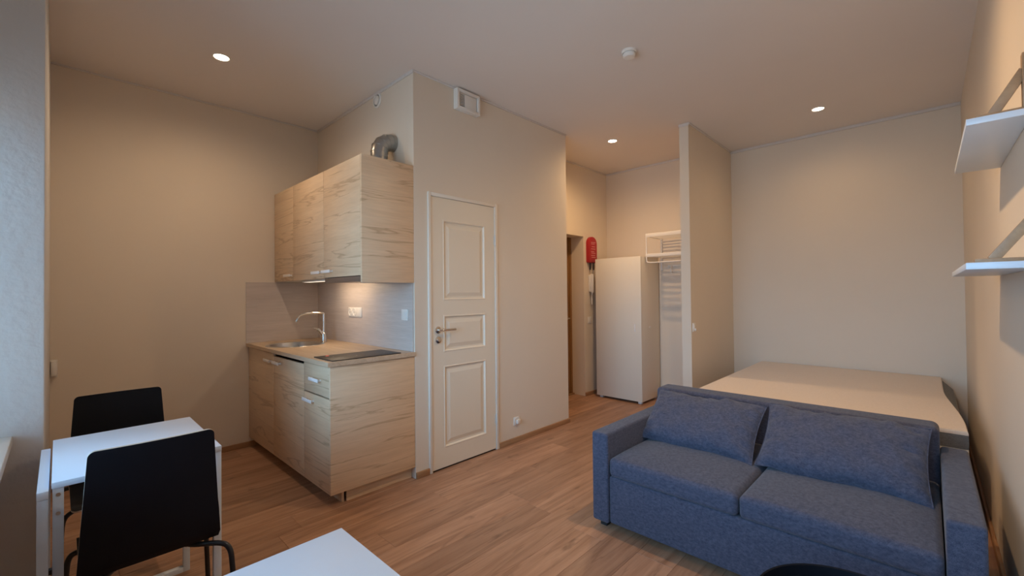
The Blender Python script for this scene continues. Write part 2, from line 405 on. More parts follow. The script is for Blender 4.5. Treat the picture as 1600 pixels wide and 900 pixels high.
# thin ceiling trims and baseboards
def strip(name, mat, b, bv=.002): return struct(MB().box(*b, bv=bv).build(name, mat, origin=(b[0], b[2], b[4])))
T = .012
strip('trim_2', M_trim, (XK - T, XK, YD - T, YF, H - .022, H))
strip('trim_3', M_trim, (XK, XE, YD - T, YD, H - .014, H))
strip('trim_4', M_trim, (XB - .018, XB, YR, YP, H - .028, H))
strip('trim_5', M_trim, (XP, XB - .018, YP - T, YP, H - .016, H))
strip('trim_6', M_trim, (XH - T, XH, YP + .09, YH, H - .022, H))
strip('trim_7', M_trim, (XE, XH - T, YH - T, YH, H - .016, H))
strip('trim_8', M_trim, (XP - .006, XP, YP - .006, YP + .094, H - .03, H))
strip('trim_9', M_trim, (XW, XK - T, YF - T, YF, H - .012, H))
BB = .045
strip('baseboard_bathroom_1', M_base, (DX1 + .001, XE, YD - .014, YD, 0, BB))
strip('baseboard_bathroom_2', M_base, (XK + .001, DX0 - .001, YD - .014, YD, 0, BB))
strip('baseboard_passage', M_base, (XE, XE + .014, YD - .014, YH, 0, BB))
strip('baseboard_hall', M_base, (RX1, XH, YH - .014, YH, 0, BB))
strip('baseboard_hall_back', M_base, (XH - .014, XH, YP + .09, YH - .014, 0, BB))
strip('baseboard_partition', M_base, (XP, XB, YP - .014, YP, 0, BB))
strip('baseboard_bed', M_base, (XB - .014, XB, YR + .014, YP - .014, 0, BB))
strip('baseboard_right', M_base, (-.4, XB, YR, YR + .014, 0, BB))
strip('baseboard_far', M_base, (XW, 1.26, YF - .014, YF, 0, BB))

# ---------------------------------------------------------------- bathroom door
door = sempty('door_1', (2.26, YD, 0))
m = MB()
m.box(DX0, DX0 + .026, YD - .014, YD + .07, 0, DT, bv=.003); m.box(DX1 - .032, DX1, YD - .014, YD + .07, 0, DT, bv=.003); m.box(DX0 + .026, DX1 - .032, YD - .014, YD + .07, DT - .028, DT, bv=.003)
m.build('door_frame', M_frame, door)
L0, L1, LZ0, LZ1 = DX0 + .029, DX1 - .035, .012, DT - .031
PX0, PX1 = 2.040, 2.478
PANELS = [(1.283, 1.902), (.888, 1.168), (.158, .781)]
yf = YD - .006
m = MB(); m.box(L0, L1, yf + .014, yf + .04, LZ0, LZ1)
m.box(L0, PX0, yf, yf + .014, LZ0, LZ1); m.box(PX1, L1, yf, yf + .014, LZ0, LZ1)
zc = [LZ0] + [z for p in reversed(PANELS) for z in p] + [LZ1]
for i in range(0, len(zc), 2): m.box(PX0, PX1, yf, yf + .014, zc[i], zc[i + 1])
m.build('door_leaf', M_doorw, door)
for z0, z1 in PANELS:
    bm = bmesh.new(); rings = []
    for ins, dep in ((0, 0), (.006, -.003), (.012, .0), (.018, .010), (.030, .0115), (.058, .002), (.062, .0015)):
        rings.append([bm.verts.new((x, yf + dep, z)) for x, z in ((PX0 + ins, z0 + ins), (PX1 - ins, z0 + ins), (PX1 - ins, z1 - ins), (PX0 + ins, z1 - ins))])
    for A, B in zip(rings, rings[1:]):
        for i in range(4): bm.faces.new((A[i], A[(i + 1) % 4], B[(i + 1) % 4], B[i]))
    bm.faces.new(rings[-1]); bmesh.ops.recalc_face_normals(bm, faces=bm.faces[:])
    q = MB(); q.add(bm); q.build('door_panel', M_doorw, door, smooth=False)
hx, hz = 1.985, 1.060
hd = MB(); hd.cyl((hx, yf - .004, hz), (0, 1, 0), .026, .008, bv=.002); hd.tube([(hx, yf - .005, hz), (hx, yf - .040, hz), (hx + .012, yf - .048, hz), (hx + .04, yf - .049, hz), (hx + .135, yf - .047, hz)], .0095, seg=12)
h_ = hd.build('door_handle', M_chrome, door); h_['label'] = 'chrome lever handle on a round rose'
MB().cyl((hx, yf - .005, .985), (0, 1, 0), .026, .010, bv=.002).cyl((hx, yf - .012, .985), (0, 1, 0), .011, .008).build('door_lock', M_chrome, door)
for z in (1.785, .262):
    MB().cyl((L1 + .004, yf - .010, z), (0, 0, 1), .007, .095, seg=12).box(L1 - .01, L1 + .018, yf - .004, yf - .001, z - .035, z + .035).build('hinge', M_white, door)

# entrance door in the hall recess
ed = sempty('door_2', (4.2, YH + .2, 0))
ey = YH + .205
MB().box(RX0 + .04, RX1 - .04, ey, ey + .045, .015, RZ - .03).build('door_leaf', M_bdoor, ed)
for a, b in ((.15, .95), (1.05, 1.9)): MB().box(RX0 + .16, RX1 - .16, ey - .008, ey, a, b, bv=.004).build('door_panel', M_bdoor, ed)
m = MB(); m.box(RX0, RX0 + .04, ey - .01, ey + .07, 0, RZ); m.box(RX1 - .04, RX1, ey - .01, ey + .07, 0, RZ); m.box(RX0 + .04, RX1 - .04, ey - .01, ey + .07, RZ - .03, RZ)
m.build('door_frame', M_bdoor, ed)
boxo('threshold', M_bdoor, ed, RX0, RX1, ey - .04, ey, .0, .015, bv=.003)
m = MB(); m.cyl((RX1 - .1, ey - .004, 1.0), (0, 1, 0), .025, .008); m.tube([(RX1 - .1, ey, 1.0), (RX1 - .1, ey - .045, 1.0), (RX1 - .22, ey - .045, 1.0)], .009); m.build('door_handle', M_chrome, ed)

# ---------------------------------------------------------------- kitchen
XF = 1.170                    # front plane of base doors
KY0, KY1, KYS = 2.690, 4.362, 3.112
def handle(parent, xf, ym, z, lab=None, w_=.15):
    """flat white pull: bar with its grip standing off the front (front faces -x)"""
    m = MB(); m.box(xf - .026, xf - .020, ym - w_ / 2, ym + w_ / 2, z - .011, z + .011, bv=.002)
    for s in (-1, 1): m.box(xf - .024, xf, ym + s * (w_ / 2 - .012) - .006, ym + s * (w_ / 2 - .012) + .006, z - .006, z + .006)
    return m.build('handle', M_handle, parent)
ZB, ZT = .086, .884
# drawer cabinet with the visible side panel
dc = thing('drawer_cabinet', (1.47, (KY0 + KYS) / 2, 0), 'pale oak base cabinet with one drawer over a door, right under the hob', 'kitchen cabinet', 'oak kitchen cabinets')
m = MB(); m.box(XF + .02, XK - .006, KYS - .016, KYS, ZB, ZT); m.box(XF + .02, XK - .006, KY0 + .018, KYS - .016, ZB, ZB + .016); m.box(XK - .012, XK - .006, KY0 + .018, KYS - .016, ZB + .016, ZT)
m.build('carcass', M_inner, dc)
boxo('side_panel', M_lam, dc, XF - .001, XK - .002, KY0, KY0 + .018, ZB, ZT, bv=.001)
d1 = boxo('drawer', M_lam, dc, XF, XF + .018, KY0 + .020, KYS - .002, .686, ZT - .004, bv=.001)
handle(d1, XF, 2.900, .782)
d2 = boxo('door', M_lam, dc, XF, XF + .018, KY0 + .020, KYS - .002, ZB, .676, bv=.001)
handle(d2, XF, 3.010, .632)
# sink cabinet with two doors
sk = thing('sink_cabinet', (1.47, (KYS + KY1) / 2, 0), 'pale oak base cabinet with two tall doors under the sink', 'kitchen cabinet', 'oak kitchen cabinets')
m = MB(); m.box(XF + .02, XK - .006, KYS + .001, KYS + .017, ZB, ZT); m.box(XF + .02, XK - .006, KY1 - .016, KY1, ZB, ZT); m.box(XF + .02, XK - .006, KYS + .017, KY1 - .016, ZB, ZB + .016)
m.box(XK - .012, XK - .006, KYS + .017, KY1 - .016, ZB + .016, ZT)
m.build('carcass', M_inner, sk)
YS2 = 3.722
d3 = boxo('door', M_lam, sk, XF, XF + .018, KYS + .002, YS2 - .0015, ZB, .858, bv=.001); handle(d3, XF, 3.625, .815)
d4 = boxo('door', M_lam, sk, XF, XF + .018, YS2 + .0015, KY1, ZB, ZT - .008, bv=.001); handle(d4, XF, 3.820, .815)
# plinth
pn = thing('plinth', (1.5, 3.5, 0), 'low oak plinth board under the base cabinets, set back from their fronts', 'plinth')
boxo('side_board', M_lam, pn, 1.292, XK - .004, KY0 + .046, KY0 + .062, 0, ZB - .001)
boxo('front_board', M_lam, pn, 1.262, 1.278, KY0 + .052, KY1, 0, ZB - .001)
# worktop with a round hole for the sink
SX, SY, SR = 1.400, 3.905, .205
def worktop():
    bm = bmesh.new(); x0, x1, y0, y1, z0, z1 = 1.150, XK - .001, 2.678, YF - .001, .886, .914
    N = 40
    cor = [(x1, y1), (x0, y1), (x0, y0), (x1, y0)]
    ang = [2 * math.pi * k / N for k in range(N)]
    def edge_pt(a):
        dx, dy = math.cos(a), math.sin(a); ts = []
        if dx > 1e-9: ts.append((x1 - SX) / dx)
        if dx < -1e-9: ts.append((x0 - SX) / dx)
        if dy > 1e-9: ts.append((y1 - SY) / dy)
        if dy < -1e-9: ts.append((y0 - SY) / dy)
        t = min(ts); return (SX + dx * t, SY + dy * t)
    angs = sorted(set([round(a, 9) for a in ang] + [round(math.atan2(cy - SY, cx - SX) % (2 * math.pi), 9) for cx, cy in cor]))
    rings = []
    for z in (z1, z0):
        rings.append(([bm.verts.new((*edge_pt(a), z)) for a in angs], [bm.verts.new((SX + SR * math.cos(a), SY + SR * math.sin(a), z)) for a in angs]))
    n = len(angs)
    (O1, I1), (O0, I0) = rings
    for i in range(n):
        j = (i + 1) % n
        bm.faces.new((O1[i], O1[j], I1[j], I1[i])); bm.faces.new((O0[i], I0[i], I0[j], O0[j]))
        bm.faces.new((O0[i], O0[j], O1[j], O1[i])); bm.faces.new((I0[i], I1[i], I1[j], I0[j]))
    bmesh.ops.recalc_face_normals(bm, faces=bm.faces[:])
    q = MB(); q.add(bm); return q
wt = tag(worktop().build('worktop', M_top, origin=(1.47, 3.5, .886), smooth=False), 'pale oak worktop running over both base cabinets', 'worktop')
# splashback panels
tag(boxo('splashback', M_splash, None, XK - .008, XK - .001, KY0 + .012, YF - .007, .9145, 1.455, origin=(XK, 3.5, .92)), 'long pale grey splashback behind the hob and the sockets', 'splashback')
tag(boxo('splashback', M_splash, None, 1.150, XK - .007, YF - .007, YF, .9145, 1.455, origin=(1.5, YF, .92)), 'short pale grey splashback on the far wall left of the tap', 'splashback')
# sink
snk = thing('kitchen_sink', (SX, SY, .914), 'round stainless steel sink set into the oak worktop', 'sink')
MB().lathe((SX, SY, .9145), (0, 0, 1), [(.228, 0), (.226, .003), (.205, .0035), (.196, 0), (.190, -.02), (.176, -.135), (.150, -.152), (.03, -.156), (0, -.156)], 48).build('bowl', M_steel, snk)
MB().lathe((SX, SY, .9145 - .156), (0, 0, 1), [(.036, .001), (.034, .004), (.022, .003), (.016, 0), (0, 0)], 24).build('drain', M_chrome, snk)
# tap
tx, ty = 1.630, 3.880
tp = thing('kitchen_tap', (tx, ty, .914), 'chrome mixer tap with a tall swan-neck spout behind the round sink', 'tap')
MB().lathe((tx, ty, .9145), (0, 0, 1), [(0, 0), (.027, 0), (.027, .006), (.023, .010), (.023, .075), (.019, .085), (.014, .09), (0, .09)], 24).build('tap_body', M_chrome, tp)
dxs, dys = -.200, .045
MB().tube([(tx, ty, .99), (tx, ty, 1.150), (tx, ty, 1.172), (tx + dxs * .1, ty + dys * .1, 1.178), (tx + dxs * .55, ty + dys * .55, 1.178), (tx + dxs * .85, ty + dys * .85, 1.170), (tx + dxs, ty + dys, 1.148), (tx + dxs * 1.08, ty + dys * 1.08, 1.105)], .0105, seg=12, smooth=2).build('spout', M_chrome, tp)
MB().tube([(tx - .012, ty, .985), (tx - .045, ty + .005, 1.03)], .017, seg=12).tube([(tx - .045, ty + .005, 1.03), (tx - .085, ty + .01, 1.045)], [.012, .006], seg=10).build('tap_lever', M_chrome, tp)
# hob
hb = thing('hob', (1.43, 2.84, .914), 'narrow black glass two-ring hob at the right end of the worktop', 'hob')
boxo('glass_top', M_glassblk, hb, 1.185, 1.680, 2.700, 2.980, .9142, .9205, bv=.002)
for cx in (1.34, 1.55):
    MB().lathe((cx, 2.85, .9206), (0, 0, 1), [(.078, 0), (.078, .0003), (.075, .0003), (.075, 0)], 32).build('cooking_zone', M_grey, hb)
MB().cyl((1.26, 2.945, .9208), (0, 0, 1), .012, .0008, seg=16).build('indicator_light', M_red, hb)['label'] = 'small red glowing indicator'

# upper cabinets
XU = 1.383
UZ0, UZ1 = 1.458, 2.268
def upper(name, y0, y1, label, dz0, hy, side=False):
    t = thing(name, (1.6, (y0 + y1) / 2, UZ0), label, 'kitchen cabinet', 'oak wall cabinets')
    m = MB(); ya = y0 + (.020 if side else .001); yb = y1 - .001
    m.box(XU + .02, XK - .001, ya, ya + .016, UZ0, UZ1 - .002); m.box(XU + .02, XK - .001, yb - .016, yb, UZ0, UZ1 - .002)
    m.box(XU + .02, XK - .001, ya + .016, yb - .016, UZ0 + (.0 if not side else .03), UZ0 + .016 + (.0 if not side else .03)); m.box(XU + .02, XK - .001, ya + .016, yb - .016, UZ1 - .018, UZ1 - .002)
    m.box(XK - .006, XK - .001, ya + .016, yb - .016, UZ0 + .05, UZ1 - .018)
    m.build('carcass', M_white, t)
    if side: boxo('side_panel', M_lam, t, XU - .001, XK - .001, y0, y0 + .018, 1.415, UZ1, bv=.001)
    d = boxo('door', M_lam, t, XU, XU + .018, ya + .001, yb - .001, dz0, UZ1 - .001, bv=.001)
    handle(d, XU, hy, dz0 + .045)
    return t
upper('wall_cabinet', KY0, 3.285, 'oak wall cabinet over the hob, with a side panel and lit underside', UZ0 + .004, 3.205, side=True)
upper('wall_cabinet', 3.285, 3.905, 'oak wall cabinet in the middle of the row of three', UZ0 + .002, 3.395)
upper('wall_cabinet', 3.905, KY1, 'narrow oak wall cabinet at the left end, against the far wall', UZ0 + .002, 3.995)
# hood under the right cabinet
hd = thing('range_hood', (1.58, 3.0, 1.42), 'slim grey-brown range hood under the right wall cabinet', 'range hood')
boxo('hood_body', M_hoodm, hd, XU + .014, XK - .008, KY0 + .022, 3.282, 1.428, 1.4575, bv=.002)
boxo('hood_visor', M_hoodm, hd, XU - .002, XU + .013, KY0 + .022, 3.262, 1.420, 1.4575, bv=.002)
boxo('hood_lamp', M_plastic, hd, 1.63, 1.70, 2.98, 3.22, 1.424, 1.4278)
ul = thing('under_cabinet_lamp', (1.6, 3.58, 1.44), 'slim white lamp glowing under the middle wall cabinet, against the splashback', 'lamp')
boxo('housing', M_white, ul, 1.44, 1.50, 3.30, 3.86, 1.444, 1.4575, bv=.002)
boxo('light_strip', M_hoodlens, ul, 1.448, 1.492, 3.32, 3.84, 1.4425, 1.4438)
al = bpy.data.lights.new('under_cabinet_light', 'AREA'); al.shape = 'RECTANGLE'; al.size = .04; al.size_y = .5; al.energy = 1.7; al.color = (1, .74, .48)
ao = bpy.data.objects.new('under_cabinet_light', al); col.objects.link(ao); ao.location = (1.57, 3.56, 1.440); ao.rotation_euler = (0, R(-20), 0)
# duct elbow on top of the cabinets
du = thing('duct_elbow', (1.60, 2.86, UZ1), 'grey metal duct elbow on top of the wall cabinets, bending into the wall', 'duct')
dcx, dcy, dr = 1.662, 2.955, .0625
MB().tube([(dcx, dcy, UZ1), (dcx, dcy, UZ1 + .10)], dr * .95, seg=28).build('collar', M_galv, du)
pth = [(dcx, dcy, UZ1 + .09)] + [(dcx + .095 * (1 - math.cos(a)), dcy, UZ1 + .128 + .095 * math.sin(a)) for a in [R(d) for d in (0, 22.5, 45, 67.5, 90)]] + [(XK - .002, dcy, UZ1 + .223)]
MB().tube(pth, dr, seg=28).build('elbow', M_galv, du)
m = MB()
for ip in (1, 2, 3, 4, 5):
    a, b, c = (Vector(pth[max(0, ip - 1)]), Vector(pth[ip]), Vector(pth[min(len(pth) - 1, ip + 1)]))
    d = (c - a).normalized()
    m.cyl(b, d, dr + .002, .006, seg=28)
m.build('seam', M_galv, du)

# ---------------------------------------------------------------- electrical bits
def plate(name, c, n, w_, h_, label, cat, rocker=True, holes=0, group=None):
    """wall plate centred at c on the wall plane, n = outward normal axis (unit, x or y)"""
    n = Vector(n); c = Vector(c); side = Vector((0, 0, 1)).cross(n)
    ax = Matrix((side, Vector((0, 0, 1)), n)).transposed()
    t = thing(name, tuple(c), label, cat, group)
    m = MB(); m.obox(c + n * .004, ax, w_ / 2, h_ / 2, .004, bv=.002); m.build('plate', M_plastic, t)
    if rocker: MB().obox(c + n * .0095, ax, w_ * .33, h_ * .33, .003, bv=.001).build('rocker', M_plastic, t)
    for i in range(holes):
        cc = c + side * ((i - (holes - 1) / 2) * .075)
        MB().lathe(cc + n * .008, n, [(.034, 0), (.034, .003), (.028, .0035), (.026, -.000), (.025, .0008), (0, .0008)], 24).build('socket_face', M_plastic, t)
        h = MB()
        for s in (-1, 1): h.cyl(cc + n * .0092 + side * s * .0095, n, .0032, .0012, seg=10)
        h.build('pin_hole', M_grey, t)
    return t
xs_ = XK - .007
pt = plate('wall_socket', (xs_, 3.580, 1.183), (-1, 0, 0), .235, .082, 'white double socket with a blank plate on the splashback above the worktop', 'socket', rocker=False, holes=0)
for yy in (3.660, 3.585):
    c = Vector((xs_ - .008, yy, 1.183))
    MB().lathe(c, (-1, 0, 0), [(.034, 0), (.034, .003), (.028, .0035), (.026, 0), (.025, .0008), (0, .0008)], 24).build('socket_face', M_plastic, pt)
    h = MB()
    for s in (-1, 1): h.cyl(c + Vector((-.0015, s * .0095, 0)), (1, 0, 0), .0032, .0015, seg=10)
    h.build('pin_hole', M_grey, pt)
MB().box(xs_ - .011, xs_ - .008, 3.475, 3.545, 1.150, 1.216, bv=.001).build('blank_cover', M_plastic, pt)
plate('light_switch', (xs_, 2.800, 1.180), (-1, 0, 0), .082, .082, 'white light switch at the right end of the splashback, nearest the door', 'switch')
so = plate('wall_socket', (2.846, YD, .188), (0, -1, 0), .072, .072, 'small white socket low on the wall right of the panelled door', 'socket', rocker=False, holes=1)
boxo('plug_cover', M_plastic, so, 2.832, 2.872, YD - .030, YD - .010, .166, .202, bv=.003)
plate('light_switch', (4.815, YH, .975), (0, -1, 0), .08, .085, 'white light switch on the hall wall below the intercom phone', 'switch')
ps = plate('light_switch', (4.275, YP, .985), (0, -1, 0), .072, .085, 'white wall plate near the end of the bed-side partition', 'switch')
boxo('plug', M_plastic, ps, 4.268, 4.286, YP - .024, YP - .008, .952, .972, bv=.004)
fx = thing('wall_fitting', (-.021, YF, .79), 'small white rounded fitting at the left end of the far wall beside the window jamb', 'fitting')
boxo('cover', M_plastic, fx, -.038, -.004, YF - .030, YF - .002, .790, .900, bv=.012); boxo('base', M_plastic, fx, -.039, -.003, YF - .006, YF - .001, .785, .905)
bx = thing('junction_box', (XH - .014, 2.33, .12), 'small white box low on the hall back wall, just over the sofa back', 'box')
boxo('box_body', M_plastic, bx, XH - .06, XH, 2.28, 2.39, .06, .15, bv=.005); boxo('box_lid', M_plastic, bx, XH - .066, XH - .06, 2.285, 2.385, .065, .145, bv=.002)

# ring vent near the ceiling above the wall cabinets
rv = thing('air_valve', (XK, 3.195, 2.905), 'round white air valve high on the kitchen wall under the ceiling', 'vent')
MB().lathe((XK, 3.195, 2.905), (-1, 0, 0), [(.060, 0), (.060, .006), (.054, .012), (.048, .011), (.046, 0)], 36).build('ring', M_plastic, rv)
MB().lathe((XK, 3.195, 2.905), (-1, 0, 0), [(.036, .0), (.036, .012), (.030, .016), (0, .017)], 36).build('disc', M_plastic, rv)
MB().lathe((XK - .001, 3.195, 2.905), (-1, 0, 0), [(.049, 0), (.049, .002), (0, .002)], 24).build('shadow_gap', M_grey, rv)

# extract vent box at the ceiling above the door
vx0, vx1, vz0, vz1 = 2.160, 2.400, 2.795, 2.955
vg = thing('extract_vent', (2.28, YD, vz0), 'white square extract vent with grille high on the wall above the door', 'vent')
m = MB(); m.box(vx0, vx0 + .022, YD - .05, YD, vz0, vz1, bv=.002); m.box(vx1 - .022, vx1, YD - .05, YD, vz0, vz1, bv=.002)
m.box(vx0 + .022, vx1 - .022, YD - .05, YD, vz0, vz0 + .022, bv=.002); m.box(vx0 + .022, vx1 - .022, YD - .05, YD, vz1 - .022, vz1, bv=.002)
m.build('frame', M_plastic, vg)
boxo('backing', M_grey, vg, vx0 + .02, vx1 - .02, YD - .012, YD - .002, vz0 + .02, vz1 - .02)
for i in range(9):
    z = vz0 + .030 + i * .0125
    boxo('slat', M_plastic, vg, vx0 + .022, vx1 - .022, YD - .026, YD - .013, z, z + .006)
boxo('cover_plate', M_plastic, vg, vx0 + .088, vx1 - .030, YD - .034, YD - .028, vz0 + .028, vz1 - .026, bv=.002)

# smoke detector
sd = thing('smoke_detector', (2.68, 1.44, H), 'white smoke detector on the middle of the ceiling', 'smoke detector')
MB().lathe((2.68, 1.44, H), (0, 0, -1), [(.050, 0), (.050, .012), (.046, .016), (.044, .018)], 32).build('base', M_plastic, sd)
MB().lathe((2.68, 1.44, H), (0, 0, -1), [(.040, .017), (.040, .020), (.043, .022), (.042, .036), (.034, .044), (0, .046)], 32).build('cap', M_plastic, sd)

# recessed downlights (each lamp's light sits in its builder)
def downlight(x, y, label, power=.8, color=LAMP_COLOR):
    t = thing('downlight', (x, y, H), label, 'downlight', 'recessed ceiling downlights')
    MB().lathe((x, y, H), (0, 0, -1), [(.054, 0), (.054, .003), (.048, .006), (.044, .004), (.042, .0)], 32).build('trim_ring', M_plastic, t)
    MB().lathe((x, y, H - .001), (0, 0, -1), [(.043, 0), (.043, .002), (0, .003)], 32).build('lamp_lens', M_lens, t)
    l = bpy.data.lights.new('downlight_lamp', 'SPOT'); l.energy = LAMP_POWER * 4 * power; l.color = color
    l.spot_size = R(168); l.spot_blend = 1.0; l.shadow_soft_size = .035
    o = bpy.data.objects.new('downlight_lamp', l); col.objects.link(o); o.location = (x, y, H - .02)
downlight(.768, 3.467, 'glowing round ceiling downlight in front of the kitchen, nearest the far wall', .62, (1.0, .73, .48))
downlight(4.138, 2.435, 'small glowing round ceiling downlight in the hall, left of the partition', 1.1)
downlight(4.739, .689, 'glowing round ceiling downlight above the bed', .27)
downlight(2.40, .72, 'round ceiling downlight above the sofa, just outside the picture', 1.6)

# ---------------------------------------------------------------- hall things
wd = thing('wardrobe', (4.98, 2.78, 0), 'tall white wardrobe with a plain door standing in the hall', 'wardrobe')
WX0, WX1, WY0, WY1, WZ = 4.765, 5.235, 2.450, 3.078, 1.760
m = MB(); m.box(WX0 + .018, WX1, WY0, WY1, .03, WZ, bv=.0015); m.build('carcass', M_ward, wd)
wdd = boxo('door', M_ward, wd, WX0, WX0 + .016, WY0 + .001, WY1 - .001, .03, WZ - .001, bv=.0015)
MB().box(WX0 - .012, WX0, WY0 + .075, WY0 + .087, .86, .955, bv=.003).build('handle', M_handle, wdd)
for yy in (WY0 + .03, WY1 - .07):
    for xx in (WX0 + .03, WX1 - .07): boxo('foot', M_plastic, wd, xx, xx + .04, yy, yy + .04, 0, .03)
MB().cyl((4.98, WY0 - .003, .905), (0, 1, 0), .012, .006, seg=14).build('screw_cap', M_plastic, wd)

rk = thing('coat_rack', (5.12, 2.1, 1.7), 'white metal hat shelf with a hanging rail in the hall, beside the wardrobe', 'coat rack')
RXF, RXB, RY0, RY1 = 4.865, XH - .002, YP + .095, 2.435
for z0, z1, nm in ((1.985, 2.030, 'top_shelf'), (1.748, 1.788, 'lower_shelf')):
    m = MB(); m.box(RXF, RXF + .014, RY0, RY1, z0, z1, bv=.003); m.box(RXF + .014, RXB, RY1 - .014, RY1, z0 + .01, z1 - .008); m.box(RXF + .014, RXB, RY0, RY0 + .014, z0 + .01, z1 - .008)
    for i in range(9):
        xx = RXF + .05 + i * .038
        m.box(xx, xx + .012, RY0 + .014, RY1 - .014, z0 + .012, z0 + .018)
    m.build(nm, M_plastic, rk)
MB().tube([(RXF + .008, RY1 - .008, 1.99), (RXF + .008, RY1 - .008, 1.73), (RXF + .008, RY1 - .012, 1.70), (RXF + .008, RY1 - .022, 1.688), (RXF + .008, RY1 - .055, 1.682), (RXF + .008, RY0 + .05, 1.682)], .008, seg=10).build('hanging_rail', M_plastic, rk)
for yy in (RY1 - .03, RY0 + .1): boxo('upright', M_plastic, rk, RXB - .02, RXB - .001, yy, yy + .022, 1.60, 2.0, bv=.002)
hr = boxo('hook_rail', M_plastic, rk, RXB - .012, RXB - .001, RY0, RY1 - .1, 1.640, 1.668, bv=.002)
for yy in (2.28, 2.14, 2.00, 1.86): MB().tube([(RXB - .012, yy, 1.655), (RXB - .045, yy, 1.645), (RXB - .055, yy, 1.60), (RXB - .04, yy, 1.57), (RXB - .02, yy, 1.575)], .005, seg=8, smooth=1).build('hook', M_plastic, rk)

fbx = thing('fire_blanket', (4.855, YH, 1.72), 'red fire blanket pouch with two black pull straps on the hall wall', 'fire blanket')
bw, bt = .098, 1.97
out = [(4.855 + bw * math.cos(a), YH - .001, bt + .095 * math.sin(a)) for a in [math.pi * k / 14 for k in range(15)]] + [(4.855 - bw * .98, YH - .001, 1.735), (4.855 - bw * .8, YH - .001, 1.722), (4.855 + bw * .8, YH - .001, 1.722), (4.855 + bw * .98, YH - .001, 1.735)]
m = MB(); m.poly(out, (0, -.045, 0)); bmesh.ops.bevel(m.bm, geom=[e for e in m.bm.edges if all(v.co.y < YH - .04 for v in e.verts)], offset=.012, segments=3, affect='EDGES', profile=.5)
m.build('pouch', M_redbag, fbx)
m = MB()
for z, a, b in ((1.985, -.05, .055), (1.965, -.05, .03), (1.93, -.035, .04), (1.90, -.05, .05), (1.865, -.05, .02), (1.845, -.045, .05), (1.815, -.05, .04), (1.79, -.04, .055)): m.box(4.855 + a, 4.855 + b, YH - .0475, YH - .0455, z, z + .007)
m.build('print', M_redprint, fbx)['label'] = 'pale printed lines'
for dx in (-.045, .035): MB().box(4.855 + dx - .011, 4.855 + dx + .011, YH - .030, YH - .022, 1.63, 1.730, bv=.002).build('strap', M_strap, fbx)

ph = thing('intercom_phone', (4.845, YH, 1.44), 'white intercom handset on the hall wall below the fire blanket', 'phone')
boxo('base', M_plastic, ph, 4.80, 4.905, YH - .032, YH - .001, 1.345, 1.560, bv=.006)
m = MB(); m.box(4.80, 4.848, YH - .066, YH - .033, 1.33, 1.575, bv=.010); m.build('handset', M_plastic, ph)
boxo('keypad', M_grey, ph, 4.870, 4.895, YH - .035, YH - .032, 1.44, 1.53)
MB().tube([(4.825, YH - .045, 1.335), (4.822, YH - .03, 1.25), (4.835, YH - .03, 1.16), (4.85, YH - .025, 1.22), (4.855, YH - .02, 1.345)], .006, seg=8, smooth=2).build('cord', M_plastic, ph)

# ---------------------------------------------------------------- bed
bd = thing('bed', (4.45, .63, 0), 'white bed base behind the sofa, in the alcove', 'bed')
BX0, BX1, BY0, BY1 = 3.455, XB - .02, -.150, 1.365
boxo('base_frame', M_bed, bd, BX0, BX1, BY0, BY1, .16, .445, bv=.006)
for xx in (BX0 + .05, BX1 - .11):
    for yy in (BY0 + .04, BY1 - .1): boxo('leg', M_bed, bd, xx, xx + .06, yy, yy + .06, 0, .16)
def mattress():
    """outline pulled in along the head half of the right edge, as the loose cover sits in the photo"""
    def redge(x):
        t = (x - BX0) / (BX1 - BX0)
        s = max(0, min(1, (t - .08) / .6)); s = s * s * (3 - 2 * s)
        return -.150 + .072 * s
    N = 24; xs = [BX0 + (BX1 - BX0) * i / N for i in range(N + 1)]
    def prism(z0, z1, inr, top_in):
        bm = bmesh.new(); rows = []
        for z, ins, k in ((z0, 0, inr), (z1 - top_in, 0, 0), (z1 - top_in * .3, top_in * .3, 0), (z1, top_in, 0)):
            loop = [(x, redge(x) - (redge(x) + .150) * k) for x in xs] + [(x, BY1) for x in reversed(xs)]
            L = []
            for i, (x, y) in enumerate(loop):
                x2 = min(max(x, BX0 + ins), BX1 - ins); y2 = y + ins if i <= N else y - ins
                L.append(bm.verts.new((x2, y2, z)))
            rows.append(L)
        n = len(rows[0])
        for A, B in zip(rows, rows[1:]):
            for i in range(n): bm.faces.new((A[i], A[(i + 1) % n], B[(i + 1) % n], B[i]))
        bm.faces.new(list(reversed(rows[0])))
        top = rows[-1]
        for i in range(N): bm.faces.new((top[i], top[i + 1], top[n - 2 - i], top[n - 1 - i]))
        bmesh.ops.recalc_face_normals(bm, faces=bm.faces[:]); q = MB(); q.add(bm); return q
    return prism
pr = mattress()
mt = thing('mattress', (4.45, .63, .445), 'mattress with a cream top and dark grey sides on the bed', 'mattress')
pr(.446, .522, .97, .004).build('core', M_mside, mt)['label'] = 'dark grey side band'
pr(.5225, .548, 0, .016).build('cover', M_mtop, mt)

